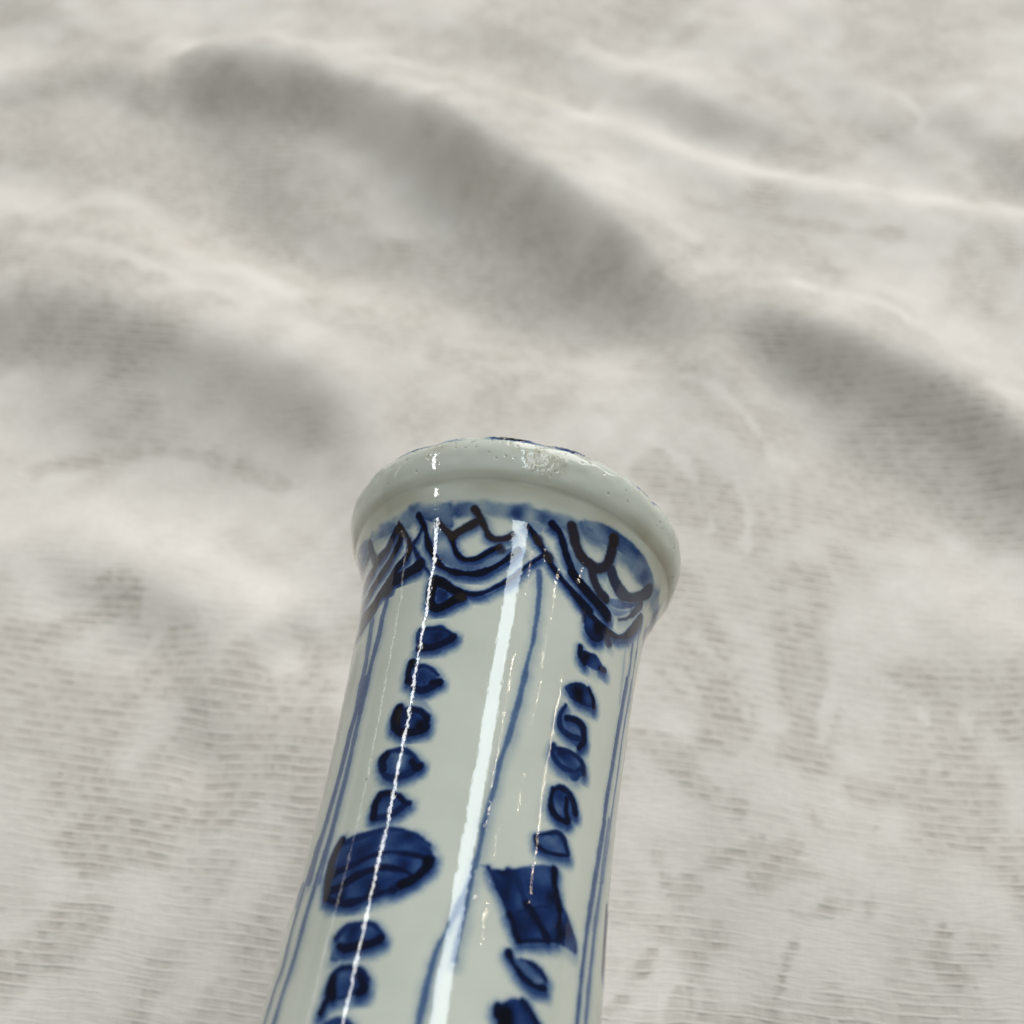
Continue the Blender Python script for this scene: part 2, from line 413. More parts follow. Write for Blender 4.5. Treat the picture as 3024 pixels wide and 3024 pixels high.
def build_cloth():
    # relief: fold slopes integrated to a height on a regular grid
    h = .0015
    x0, y0, nx, ny = -.33, -.30, 440, 500
    gx = x0 + h * np.arange(nx); gy = y0 + h * np.arange(ny)
    X, Y = np.meshgrid(gx, gy)
    G = np.zeros(X.shape)
    for amp, w, pts in FOLDS:
        G += amp * np.exp(-(seg_dist(X, Y, catmull(pts, 4)) / w) ** 2)
    # small creases running with the big folds
    for _ in range(100):
        cx_, cy_ = rng.uniform(-.2, .2), rng.uniform(-.02, .28)
        ang = rng.normal(-.42, .38); ln = rng.uniform(.008, .03); wd = rng.uniform(.0016, .0045)
        a_ = rng.choice([-1, 1]) * rng.uniform(.03, .10) * (.35 + .65 * float(sstep(cy_, .03, .12)))
        bx, by = ln * math.cos(ang), ln * math.sin(ang)
        bend = rng.normal(0, .2) * ln
        pts = [(cx_ - bx, cy_ - by), (cx_ + bend * math.sin(ang), cy_ - bend * math.cos(ang)), (cx_ + bx, cy_ + by)]
        along = ((X - cx_) * math.cos(ang) + (Y - cy_) * math.sin(ang)) / ln
        G += a_ * np.exp(-(seg_dist(X, Y, pts) / wd) ** 2) * np.exp(-(along / .8) ** 2)
    far = np.maximum(sstep(np.abs(X), .17, .25), np.maximum(sstep(Y, .26, .34), sstep(-Y, .06, .10)))
    G += .22 * (smooth_noise(ny, nx, 14, 9)) * far + .05 * smooth_noise(ny, nx, 34, 22) + .03 * smooth_noise(ny, nx, 70, 50)
    # least squares: dz/dy = G, with weak smoothness across and a weak pull to the bed
    ky = 2 * np.pi * np.fft.fftfreq(2 * ny, h)[:, None]; kx = 2 * np.pi * np.fft.fftfreq(2 * nx, h)[None, :]
    GG = np.vstack([G, -G[::-1]]); GG = np.hstack([GG, GG[:, ::-1]])
    F = np.fft.fft2(GG)
    Z = np.real(np.fft.ifft2(-1j * ky * F / (ky ** 2 + .06 * kx ** 2 + 34.0 ** 2)))[:ny, :nx]
    Z -= np.median(Z)
    rest = np.exp(-((X / .07) ** 2 + ((Y + .13) / .06) ** 2))      # pressed flat under the bottle
    Z = Z * (1 - rest) 
    # mesh grid, fine where the lens sees it
    ax = axis_steps(-.55, .55, -.165, .165, .0009, .02)
    ay = axis_steps(-.40, .75, -.065, .265, .0009, .02)
    MX, MY = np.meshgrid(ax, ay)
    fx = np.clip((MX - x0) / h, 0, nx - 1.001); fy = np.clip((MY - y0) / h, 0, ny - 1.001)
    ix, iy = fx.astype(int), fy.astype(int); tx, ty = fx - ix, fy - iy
    MZ = (Z[iy, ix] * (1 - tx) + Z[iy, ix + 1] * tx) * (1 - ty) + (Z[iy + 1, ix] * (1 - tx) + Z[iy + 1, ix + 1] * tx) * ty
    # openness of the weave
    nr, nc = MX.shape
    base = smooth_noise(nr, nc, 16, 16) + .55 * smooth_noise(nr, nc, 42, 42) + .2 * smooth_noise(nr, nc, 110, 110)
    O = .2 + .6 * sstep(base, -.7, .8)
    fray = .0006 * smooth_noise(nr, nc, 170, 150) + .0006 * smooth_noise(nr, nc, 80, 80)
    for val, w, pts in FIGURES:
        e = min(w * .5, .0016)
        m = .95 * (1 - sstep(seg_dist(MX, MY, catmull(pts, 4)) + fray, w - e, w + e))
        O = O * (1 - m) + (np.maximum(O, val) if val > .5 else np.minimum(O, .10 + .6 * val)) * m
    O = np.clip(O + .13 * smooth_noise(nr, nc, 120, 90) + .08 * smooth_noise(nr, nc, 55, 55), 0, 1)
    # cloth coordinates, slightly rotated and following the relief
    r = math.radians(-5)
    CU = MX * math.cos(r) + MY * math.sin(r) + .15 * MZ
    arc = np.concatenate([np.zeros((1, nc)), np.cumsum(np.hypot(np.diff(MY, axis=0), np.diff(MZ, axis=0)), axis=0)])
    CV = -MX * math.sin(r) + arc * math.cos(r) + .0015 * smooth_noise(nr, nc, 9, 9)
    W = np.stack([CU, CV, O, np.ones_like(O)], -1)
    me = grid_mesh('lace_cloth', np.stack([MX, MY, MZ], -1), False, attrs={'weave': W})
    o = add('lace_cloth', me, lace_cloth('cream_lace'))
    o['label'] = 'rumpled cream lace cloth with soft folds lying beneath the blue and white bottle'
    o['category'] = 'cloth'
    return o

build_cloth()

# ------------------------------------------------------------------ porcelain bottle
H_LIP = 0.042                                       # height of the lying bottle's axis over the cloth
AXIS = Vector((0.137258846, 0.990535213, 0))        # from the foot to the mouth
SIDE = Vector((0.990535213, -0.137258846, 0))
LIP_S = 0.175                                       # distance of the lip plane from the foot
TILT = -0.008956                                    # the lip sits slightly askew on the neck
# outline (mm along the axis from the lip plane, mm radius)
PROFILE = [(-175, 0.5), (-174.2, 14), (-173, 22), (-175.6, 23.2), (-175, 26), (-170, 29), (-160, 34), (-145, 40), (-130, 42), (-116, 40.5), (-104, 35),
           (-94, 28), (-85, 22.8), (-77, 20), (-70, 18.5), (-64, 17.6), (-59, 17.2), (-54, 17.0), (-49, 16.83), (-43.4, 16.68), (-38, 16.6),
           (-33, 16.6), (-26.4, 16.78), (-20, 17.05), (-17.4, 17.16), (-12.9, 17.40), (-8.9, 17.74), (-6.3, 18.06), (-4.6, 18.42), (-3.1, 19.0), (-1.6, 19.6), (-.3, 20.12), (.3, 20.50), (1.2, 20.98), (2.4, 21.38), (3.6, 21.62), (4.7, 21.56), (5.8, 21.1), (6.6, 20.2), (7.0, 19.0), (6.9, 17.4), (6.2, 15.6),
           (4.5, 13.9), (1, 12.9), (-6, 12.4), (-16, 12.2), (-30, 12.0)]

PC = catmull(PROFILE, 24)

def profile_between(a, b, step):
    """points of the outline from parameter index a to b (indices into PROFILE) resampled by length"""
    c = PC[a * 24:b * 24 + 1]
    L = np.concatenate([[0], np.cumsum(np.hypot(*np.diff(c, axis=0).T))])
    n = max(2, int(L[-1] / step))
    t = np.linspace(0, L[-1], n + 1)
    return np.stack([np.interp(t, L, c[:, 0]), np.interp(t, L, c[:, 1])], 1)

def revolve(rows, th, extra=None):
    s = rows[:, 0][:, None]; r = rows[:, 1][:, None]
    T = th[None, :]
    b = sstep(s, -8, -2)
    R = r + np.zeros_like(T) + .28 * b * np.exp(-((np.degrees(T) - 80) / 26) ** 2)
    Zs = s + b * TILT * r * np.sin(T)
    if extra is not None:
        R = R + extra[0]; Zs = Zs + extra[1]
    # local frame: X = side, -Y = up, Z = along the axis
    return np.stack([R * np.sin(T), -R * np.cos(T), Zs + LIP_S * 1000], -1) * 1e-3

# painted decoration: (group, S stroke | P filled patch, c cobalt | k iron black, strength, points of angle deg, mm along the axis[, half width mm])
PAINT = [
 ('lm', 'S', 'c', 0.52, ((15.78, -10.03, 0.422), (16.76, -11.36, 0.42), (17.5, -12.97, 0.371), (17.99, -15.16, 0.381), (17.99, -16.87, 0.294), (17.99, -19.16, 0.292), (17.25, -21.35, 0.29), (17.01, -24.01, 0.36), (16.03, -26.86, 0.286), (15.78, -27.81, 0.357))),
 ('lm', 'S', 'c', 0.52, ((17.01, -23.72, 0.361), (16.27, -26.67, 0.43), (14.81, -30.57, 0.368), (13.09, -33.62, 0.354), (12.6, -36.56, 0.354), (11.38, -38.94, 0.355), (10.89, -41.8, 0.356), (10.65, -43.41, 0.356), (10.4, -45.13, 0.37))),
 ('lm', 'S', 'c', 0.52, ((10.16, -44.27, 0.357), (9.67, -45.6, 0.357), (9.42, -48.74, 0.359), (8.93, -51.02, 0.361), (8.44, -52.83, 0.362), (8.44, -54.26, 0.375))),
 ('lm', 'S', 'c', 0.52, ((9.18, -47.12, 0.371), (6.48, -49.98, 0.372), (4.28, -52.07, 0.304), (2.57, -53.69, 0.375), (1.84, -56.06, 0.377), (1.35, -58.16, 0.379), (1.1, -60.63, 0.369))),
 ('ll', 'S', 'c', 0.56, ((-46.62, -11.83, 0.487), (-46.13, -13.55, 0.484), (-46.86, -15.26, 0.526), (-46.86, -17.54, 0.547), (-47.6, -19.25, 0.585), (-48.33, -21.44, 0.521), (-48.82, -23.63, 0.54), (-49.8, -25.72, 0.578), (-49.8, -27.24, 0.576))),
 ('ll', 'S', 'c', 0.52, ((-56.41, -13.26, 0.598), (-54.69, -14.88, 0.598), (-53.96, -16.68, 0.598), (-53.23, -19.16, 0.585), (-52.74, -21.54, 0.598), (-53.47, -23.63, 0.598), (-52.74, -27.05, 0.598))),
 ('ll', 'S', 'c', 0.56, ((-51.27, -22.96, 0.645), (-52, -25.91, 0.641), (-54.2, -28.95, 0.657), (-54.69, -32.09, 0.657), (-55.43, -35.71, 0.657), (-56.41, -38.66, 0.657), (-57.39, -41.51, 0.657), (-57.88, -44.36, 0.657), (-57.63, -45.98, 0.657))),
 ('ll', 'S', 'c', 0.52, ((-48.58, -23.25, 0.58), (-49.07, -26.29, 0.537), (-49.8, -29.34, 0.575), (-49.8, -32.95, 0.532), (-49.8, -36.18, 0.572), (-50.04, -38.85, 0.599), (-49.8, -42.18, 0.507), (-49.56, -44.93, 0.439), (-49.31, -46.55, 0.47))),
 ('ll', 'S', 'c', 0.54, ((-55.92, -39.61, 0.508), (-59.59, -41.89, 0.508), (-60.57, -44.36, 0.508), (-61.55, -46.55, 0.508), (-62.04, -48.74, 0.508), (-62.04, -51.4, 0.508), (-60.32, -54.73, 0.508), (-63.01, -56.63, 0.508), (-63.01, -60.06, 0.508))),
 ('ll', 'S', 'c', 0.54, ((-50.29, -40.08, 0.467), (-50.78, -42.27, 0.467), (-51.76, -44.74, 0.469), (-52, -47.5, 0.538), (-52.49, -49.88, 0.513), (-52.49, -52.54, 0.538), (-52.74, -55.11, 0.518), (-53.96, -57.3, 0.378), (-53.96, -60.44, 0.526))),
 ('ll', 'S', 'c', 0.4, ((-65.71, -46.27, 0.926), (-64.48, -47.5, 0.926))),
 ('lr', 'S', 'c', 0.5, ((69.13, -10.41, 0.398), (69.87, -12.31, 0.398), (70.85, -14.59, 0.398), (69.87, -17.07, 0.398), (69.62, -19.44, 0.398), (69.38, -20.49, 0.398))),
 ('lr', 'S', 'c', 0.5, ((74.27, -9.17, 0.274), (75.98, -11.17, 0.274), (76.72, -14.12, 0.274), (77.21, -16.97, 0.274), (75.98, -19.35, 0.274))),
 ('lr', 'S', 'c', 0.22, ((63.5, -11.45, 0.314), (63.99, -14.02, 0.311), (64.97, -17.35, 0.324), (65.71, -20.11, 0.324))),
 ('lr', 'S', 'c', 0.58, ((69.87, -16.4, 0.598), (68.4, -20.96, 0.598), (67.66, -25.06, 0.598), (66.69, -28.48, 0.598), (65.46, -32.38, 0.598), (64.97, -35.52, 0.531), (63.5, -38.66, 0.506), (62.53, -41.42, 0.533))),
 ('lr', 'S', 'c', 0.5, ((75.98, -15.35, 0.359), (74.52, -19.92, 0.359), (73.78, -23.44, 0.359), (74.03, -28, 0.359), (72.8, -32, 0.359), (72.31, -35.71, 0.359), (70.36, -38.94, 0.359), (69.62, -40.65, 0.359))),
 ('lr', 'S', 'c', 0.58, ((65.71, -34.38, 0.627), (63.75, -38.18, 0.598), (61.79, -42.37, 0.6), (59.83, -45.89, 0.469), (58.61, -49.79, 0.442), (57.88, -52.83, 0.445), (57.39, -56.44, 0.448))),
 ('lr', 'S', 'c', 0.5, ((70.36, -33.81, 0.538), (69.13, -37.52, 0.538), (67.66, -41.7, 0.538), (65.71, -45.22, 0.535), (64.48, -49.12, 0.471), (63.75, -52.26, 0.538), (63.26, -55.87, 0.448))),
 ('bl', 'S', 'c', 1, ((-23.13, -12.31, 0.626), (-23.62, -13.74, 0.6), (-23.13, -15.26, 0.525), (-19.94, -16.02, 0.571), (-16.27, -15.54, 0.56), (-13.09, -14.97, 0.612), (-10.89, -14.78, 0.612))),
 ('bl', 'S', 'c', 1, ((-23.13, -12.21, 0.59), (-19.45, -12.78, 0.59), (-15.29, -13.64, 0.498), (-11.13, -14.31, 0.525))),
 ('bl', 'S', 'k', 0.6, ((-11.62, -14.59, 0.498), (-10.16, -14.88, 0.481))),
 ('bl', 'S', 'c', 0.86, ((-25.33, -18.68, 0.295), (-20.92, -18.68, 0.321), (-16.27, -18.78, 0.285), (-13.34, -19.25, 0.32), (-11.62, -19.92, 0.29))),
 ('bl', 'S', 'c', 0.95, ((-24.1, -20.96, 0.575), (-19.94, -21.06, 0.497), (-15.78, -20.68, 0.479), (-12.6, -20.2, 0.439), (-11.87, -19.82, 0.463))),
 ('bl', 'S', 'c', 0.82, ((-24.1, -23.44, 0.38), (-21.41, -23.34, 0.285), (-17.5, -23.82, 0.32), (-14.56, -24.58, 0.239))),
 ('bl', 'S', 'c', 0.96, ((-16.27, -25.44, 0.481), (-13.83, -25.44, 0.497))),
 ('bl', 'S', 'c', 0.92, ((-26.06, -24.77, 0.472), (-24.1, -25.63, 0.405), (-20.68, -26.29, 0.481), (-16.76, -26.01, 0.522), (-14.81, -25.53, 0.523))),
 ('bl', 'S', 'c', 0.98, ((-26.31, -22.77, 0.474), (-27.04, -23.82, 0.443), (-26.55, -24.96, 0.503))),
 ('bl', 'S', 'c', 0.98, ((-28.26, -28.29, 0.639), (-28.75, -29.24, 0.649), (-28.02, -30.29, 0.647))),
 ('bl', 'S', 'k', 0.5, ((-27.78, -28.57, 0.404), (-27.29, -29.81, 0.369))),
 ('bl', 'S', 'c', 0.92, ((-23.62, -28.48, 0.387), (-19.45, -28.76, 0.387), (-16.27, -29.43, 0.357))),
 ('bl', 'S', 'c', 0.97, ((-16.03, -29.62, 0.427), (-15.29, -30.57, 0.356))),
 ('bl', 'S', 'c', 0.97, ((-28.26, -30.57, 0.436), (-24.84, -31.14, 0.575), (-20.19, -31.24, 0.521), (-15.78, -30.76, 0.554))),
 ('bl', 'S', 'c', 0.92, ((-29.49, -33.62, 0.512), (-30.96, -34.19, 0.531), (-29.73, -35.33, 0.496))),
 ('bl', 'S', 'c', 0.82, ((-29, -33.33, 0.319), (-24.1, -33.24, 0.387), (-19.7, -33.71, 0.319), (-16.52, -34.66, 0.341))),
 ('bl', 'S', 'c', 0.96, ((-18.48, -34.57, 0.402), (-16.52, -35.33, 0.474), (-15.29, -35.23, 0.496))),
 ('bl', 'S', 'c', 0.84, ((-29, -35.9, 0.387), (-25.08, -36.37, 0.481), (-20.68, -36.18, 0.521), (-17.5, -35.71, 0.521))),
 ('bl', 'S', 'c', 0.95, ((-28.75, -38.37, 0.466), (-29.73, -39.32, 0.532), (-29.24, -40.56, 0.506))),
 ('bl', 'S', 'c', 0.95, ((-28.75, -38.18, 0.406), (-24.59, -38.09, 0.38), (-21.17, -38.47, 0.294))),
 ('bl', 'S', 'c', 0.93, ((-20.68, -38.47, 0.356), (-17.99, -39.13, 0.319), (-16.27, -39.32, 0.387))),
 ('bl', 'S', 'c', 0.85, ((-28.51, -40.75, 0.436), (-24.35, -40.65, 0.436), (-20.43, -40.18, 0.436), (-17.5, -39.42, 0.455))),
 ('bl', 'S', 'c', 0.98, ((-41.97, -42.75, 0.574), (-44.17, -43.98, 0.575), (-44.91, -45.41, 0.602), (-43.68, -47.12, 0.581), (-42.46, -48.55, 0.512))),
 ('bl', 'S', 'c', 0.8, ((-40.01, -43.03, 0.403), (-31.45, -42.56, 0.436), (-23.13, -42.08, 0.319), (-17.25, -42.18, 0.285), (-11.13, -42.75, 0.319), (-6, -43.6, 0.294))),
 ('bl', 'S', 'c', 0.9, ((-42.7, -46.17, 0.595), (-37.56, -45.89, 0.476), (-31.2, -45.32, 0.476), (-25.33, -44.74, 0.357), (-19.45, -44.46, 0.285), (-13.58, -44.65, 0.38), (-7.95, -44.84, 0.38), (-4.53, -45.13, 0.294))),
 ('bl', 'S', 'c', 0.92, ((-41.72, -47.98, 0.523), (-37.32, -47.79, 0.523), (-32.42, -47.03, 0.523), (-25.82, -46.36, 0.437), (-19.94, -46.08, 0.387), (-14.32, -46.27, 0.38), (-10.4, -46.65, 0.319), (-8.2, -47.12, 0.357))),
 ('bl', 'S', 'c', 0.9, ((-41.97, -48.74, 0.38), (-36.1, -49.31, 0.407), (-30.22, -49.5, 0.522), (-24.59, -49.12, 0.405), (-18.23, -48.55, 0.358), (-13.09, -47.88, 0.477), (-8.2, -47.12, 0.357), (-5.02, -46.08, 0.344), (-4.28, -44.93, 0.369))),
 ('bl', 'S', 'c', 0.98, ((-12.85, -47.69, 0.596), (-8.93, -47.03, 0.523), (-5.75, -45.89, 0.576), (-5.51, -45.13, 0.602))),
 ('bl', 'S', 'c', 0.82, ((-32.42, -52.92, 0.409), (-29.98, -52.07, 0.406), (-25.08, -51.69, 0.32), (-20.43, -51.69, 0.294), (-17.01, -52.35, 0.239), (-15.29, -52.92, 0.289))),
 ('bl', 'S', 'c', 0.95, ((-30.71, -53.69, 0.38), (-27.29, -53.97, 0.497), (-23.13, -53.78, 0.497), (-18.48, -53.59, 0.438), (-16.03, -53.12, 0.478))),
 ('bl', 'S', 'c', 0.98, ((-29.98, -56.82, 0.52), (-29.73, -57.87, 0.593), (-28.02, -58.63, 0.45))),
 ('bl', 'S', 'c', 0.86, ((-30.22, -56.54, 0.408), (-27.78, -55.97, 0.36), (-23.86, -55.87, 0.295), (-19.94, -56.16, 0.32), (-17.25, -56.92, 0.29))),
 ('bl', 'S', 'c', 0.96, ((-20.43, -56.54, 0.477), (-18.72, -57.21, 0.449), (-17.74, -57.78, 0.521), (-19.21, -58.06, 0.528))),
 ('bl', 'S', 'c', 0.78, ((-27.04, -58.73, 0.321), (-23.86, -58.54, 0.321), (-20.19, -58.16, 0.233))),
 ('bl', 'S', 'c', 0.95, ((-29.73, -58.44, 0.379), (-30.71, -59.3, 0.38), (-31.2, -59.96, 0.381))),
 ('br', 'S', 'k', 0.55, ((36.34, -12.88, 0.353), (36.83, -14.02, 0.352))),
 ('br', 'S', 'k', 0.62, ((50.04, -14.02, 0.819), (51.27, -14.5, 0.818))),
 ('br', 'S', 'c', 0.7, ((49.56, -13.83, 0.531), (51.76, -14.5, 0.53))),
 ('br', 'S', 'c', 0.95, ((37.56, -17.35, 0.379), (38.05, -18.3, 0.409), (40.5, -18.97, 0.36))),
 ('br', 'S', 'c', 0.92, ((48.82, -18.3, 0.408), (51.51, -18.21, 0.439))),
 ('br', 'S', 'c', 0.97, ((44.42, -21.63, 0.289), (47.6, -22.49, 0.346), (48.33, -23.25, 0.346))),
 ('br', 'S', 'c', 0.84, ((35.12, -24.86, 0.288), (33.4, -26.01, 0.302), (33.4, -27.15, 0.405), (35.12, -27.81, 0.404), (39.03, -28.1, 0.406), (43.44, -27.81, 0.387))),
 ('br', 'S', 'c', 0.93, ((36.1, -26.29, 0.38), (39.77, -26.01, 0.407), (43.93, -26.2, 0.458), (45.15, -26.86, 0.47), (45.64, -27.81, 0.439), (43.68, -28.86, 0.357))),
 ('br', 'S', 'c', 0.82, ((32.42, -30, 0.404), (32.42, -30.86, 0.403), (34.63, -31.52, 0.456), (38.3, -31.9, 0.406), (43.19, -31.62, 0.294), (46.62, -30.76, 0.342))),
 ('br', 'S', 'c', 0.86, ((33.16, -30.19, 0.285), (38.05, -29.91, 0.294), (43.19, -29.91, 0.319), (46.62, -30.38, 0.403), (48.09, -31.24, 0.467))),
 ('br', 'S', 'c', 0.95, ((34.87, -34.66, 0.354), (34.38, -35.8, 0.367), (35.36, -36.94, 0.455), (38.3, -37.42, 0.402), (42.7, -37.52, 0.319))),
 ('br', 'S', 'c', 0.92, ((34.87, -34.66, 0.294), (38.3, -34.19, 0.387), (42.21, -34.38, 0.402), (44.91, -35.14, 0.455), (46.13, -35.99, 0.466))),
 ('br', 'S', 'c', 0.97, ((41.23, -34.95, 0.367), (41.48, -36.28, 0.367), (42.95, -37.23, 0.402))),
 ('br', 'S', 'c', 0.92, ((29.98, -40.37, 0.342), (31.2, -41.13, 0.403), (34.63, -41.42, 0.319), (39.03, -41.32, 0.285), (44.17, -40.84, 0.294))),
 ('br', 'S', 'c', 0.86, ((30.47, -40.18, 0.237), (34.38, -39.61, 0.285), (38.54, -39.04, 0.294), (41.72, -39.32, 0.402), (43.44, -39.99, 0.403), (44.66, -40.65, 0.403))),
 ('br', 'S', 'c', 0.82, ((14.81, -44.84, 0.286), (17.74, -45.89, 0.343), (20.92, -47.31, 0.344), (23.62, -48.45, 0.345))),
 ('br', 'S', 'c', 0.96, ((23.86, -48.74, 0.405), (25.82, -49.5, 0.407), (27.29, -50.55, 0.408), (28.75, -51.02, 0.408))),
 ('br', 'S', 'c', 0.82, ((21.66, -44.65, 0.476), (25.08, -45.32, 0.522), (27.53, -46.36, 0.458), (29.73, -47.31, 0.574))),
 ('br', 'S', 'c', 0.93, ((29.73, -47.31, 0.523), (32.91, -48.17, 0.523), (36.59, -49.12, 0.459), (39.28, -49.79, 0.631))),
 ('br', 'S', 'c', 0.92, ((27.78, -51.21, 0.294), (33.65, -50.55, 0.294), (40.01, -49.98, 0.285), (43.68, -49.6, 0.285))),
 ('br', 'S', 'c', 0.84, ((25.08, -48.64, 0.238), (29, -48.07, 0.238), (34.14, -47.22, 0.209), (39.28, -46.65, 0.294))),
 ('br', 'S', 'c', 0.98, ((39.28, -43.03, 0.507), (39.77, -44.27, 0.468), (41.72, -45.51, 0.469), (43.19, -46.55, 0.536))),
 ('br', 'S', 'c', 0.96, ((43.19, -46.55, 0.37), (43.93, -47.69, 0.371), (43.44, -48.26, 0.371))),
 ('br', 'S', 'c', 0.68, ((46.13, -49.31, 0.294), (51.27, -49.03, 0.523), (52.74, -49.6, 0.579))),
 ('br', 'S', 'c', 0.94, ((25.57, -52.45, 0.461), (27.04, -53.12, 0.289), (29.73, -53.78, 0.359), (32.67, -54.35, 0.359), (36.83, -54.64, 0.294), (40.01, -54.45, 0.387))),
 ('br', 'S', 'c', 0.86, ((29.98, -52.64, 0.204), (33.89, -52.73, 0.32), (37.81, -53.12, 0.347), (40.26, -53.69, 0.347))),
 ('br', 'S', 'c', 0.96, ((24.35, -57.49, 0.449), (24.59, -58.25, 0.45))),
 ('br', 'S', 'c', 0.9, ((32.18, -56.35, 0.36), (35.36, -57.02, 0.36), (39.03, -57.87, 0.349))),
 ('dc', 'S', 'c', 0.98, ((-33.16, -3.27, 0.415), (-31.69, -4.22, 0.407), (-29.98, -5.37, 0.389), (-28.26, -7.17, 0.469), (-25.57, -8.6, 0.425), (-22.88, -9.93, 0.415), (-19.21, -10.88, 0.295), (-15.05, -11.45, 0.481), (-10.89, -11.64, 0.38), (-6, -11.55, 0.499), (-1.35, -10.79, 0.442), (2.32, -9.74, 0.364), (4.53, -8.98, 0.416), (6.97, -7.93, 0.418))),
 ('dc', 'S', 'k', 0.95, ((-24.59, -4.79, 0.424), (-21.17, -5.84, 0.368), (-18.23, -6.6, 0.476), (-17.01, -6.22, 0.42), (-14.32, -5.75, 0.446), (-11.38, -5.18, 0.492), (-8.69, -4.51, 0.329), (-9.91, -3.75, 0.372), (-10.89, -3.37, 0.375))),
 ('dc', 'S', 'k', 0.92, ((-8.44, -4.51, 0.371), (-6.48, -5.46, 0.369), (-4.28, -6.6, 0.324), (-1.59, -6.98, 0.38), (2.57, -6.6, 0.41), (4.04, -6.13, 0.368))),
 ('dc', 'S', 'c', 0.8, ((-8.44, -4.51, 0.255), (-6.48, -5.46, 0.301), (-4.28, -6.6, 0.41), (-1.59, -6.98, 0.38), (2.57, -6.6, 0.41), (4.04, -6.13, 0.245))),
 ('dc', 'S', 'c', 0.98, ((-18.72, -6.6, 0.396), (-17.25, -7.93, 0.319), (-15.29, -9.08, 0.416), (-12.36, -9.74, 0.38), (-8.69, -9.74, 0.409), (-5.51, -9.17, 0.443), (-2.57, -8.41, 0.444), (-0.12, -7.93, 0.41))),
 ('dc', 'S', 'k', 0.75, ((0.12, -7.93, 0.538), (0.86, -8.31, 0.538))),
 ('dc', 'S', 'c', 0.86, ((-36.1, -6.51, 0.308), (-33.4, -8.03, 0.319), (-29.24, -9.93, 0.245), (-25.33, -11.36, 0.177), (-22.88, -12.02, 0.242))),
 ('dc', 'S', 'c', 0.92, ((-22.88, -11.83, 0.363), (-18.97, -12.78, 0.204), (-13.09, -13.74, 0.295), (-7.95, -14.31, 0.38), (-3.06, -14.02, 0.321), (1.35, -13.07, 0.322), (5.02, -12.12, 0.363), (6.97, -11.55, 0.363))),
 ('dc', 'S', 'c', 0.92, ((6.73, -11.55, 0.294), (8.93, -10.6, 0.242), (11.13, -9.74, 0.243), (14.32, -8.6, 0.323), (16.27, -7.84, 0.324))),
 ('dc', 'S', 'c', 0.85, ((-31.69, -4.79, 0.328), (-33.16, -5.84, 0.3), (-35.12, -6.51, 0.362), (-36.59, -7.27, 0.427))),
 ('dl', 'S', 'c', 0.93, ((-44.42, -3.75, 0.443), (-48.09, -4.89, 0.485), (-51.02, -5.75, 0.601), (-57.88, -6.22, 0.697), (-61.55, -7.08, 0.697), (-69.62, -7.55, 0.697), (-75.49, -8.31, 0.188))),
 ('dl', 'S', 'c', 0.96, ((-41.48, -4.79, 0.436), (-44.17, -6.13, 0.544), (-46.86, -7.17, 0.541), (-49.8, -8.12, 0.647), (-55.43, -9.08, 0.647), (-61.55, -9.93, 0.647))),
 ('dl', 'S', 'c', 0.85, ((-55.43, -9.08, 0.598), (-62.77, -10.5, 0.598), (-72.07, -10.69, 0.598))),
 ('dl', 'S', 'c', 0.97, ((-37.32, -6.89, 0.498), (-38.05, -8.12, 0.539), (-42.7, -9.08, 0.592), (-45.64, -10.31, 0.709), (-50.78, -11.55, 0.764), (-58.36, -12.88, 0.772), (-67.91, -12.88, 0.772))),
 ('dl', 'S', 'k', 0.9, ((-38.3, -5.84, 0.387), (-37.07, -6.79, 0.322), (-37.07, -7.36, 0.427))),
 ('dl', 'S', 'c', 0.98, ((-46.13, -10.88, 0.952), (-46.62, -11.55, 1.015))),
 ('dl', 'S', 'k', 0.7, ((-54.2, -13.36, 0.772), (-58.85, -14.02, 0.772), (-63.99, -14.69, 0.772), (-69.13, -14.97, 0.772))),
 ('dl', 'S', 'c', 0.6, ((-54.2, -13.36, 0.685), (-58.85, -14.02, 0.685), (-63.99, -14.69, 0.685), (-69.13, -14.97, 0.685))),
 ('dl', 'S', 'k', 0.7, ((-63.5, -3.18, 0.647), (-62.77, -4.32, 0.647), (-58.85, -6.32, 0.646))),
 ('dl', 'S', 'k', 0.6, ((-65.95, -4.22, 0.448), (-71.09, -4.51, 0.448), (-80.14, -4.51, 0.448))),
 ('dl', 'S', 'c', 0.96, ((-42.7, -10.69, 0.884), (-38.79, -10.6, 0.804), (-34.63, -10.31, 0.728), (-31.45, -9.93, 0.777), (-31.2, -9.65, 0.769))),
 ('dr', 'S', 'c', 0.96, ((8.44, -4.6, 0.37), (11.13, -5.37, 0.369), (13.83, -6.41, 0.42), (17.5, -7.65, 0.366), (20.19, -8.79, 0.365), (24.84, -10.03, 0.364), (30.22, -10.98, 0.442), (35.61, -11.74, 0.484), (39.28, -12.21, 0.483))),
 ('dr', 'S', 'c', 0.95, ((28.51, -10.79, 0.363), (33.89, -11.93, 0.441), (39.77, -12.78, 0.441), (46.37, -13.17, 0.441), (51.76, -13.26, 0.441), (57.63, -12.69, 0.295), (63.75, -11.17, 0.524), (68.15, -9.36, 0.706), (72.8, -7.36, 0.747))),
 ('dr', 'S', 'k', 0.75, ((13.34, -5.94, 0.502), (14.07, -6.32, 0.48))),
 ('dr', 'S', 'k', 0.8, ((18.23, -7.84, 0.565), (18.97, -8.03, 0.538))),
 ('dr', 'S', 'c', 0.98, ((17.25, -3.75, 0.497), (20.92, -4.51, 0.371), (23.62, -5.94, 0.481), (26.31, -7.46, 0.477), (29.98, -8.79, 0.416), (34.38, -9.65, 0.536), (39.03, -10.41, 0.563), (45.39, -11.26, 0.605))),
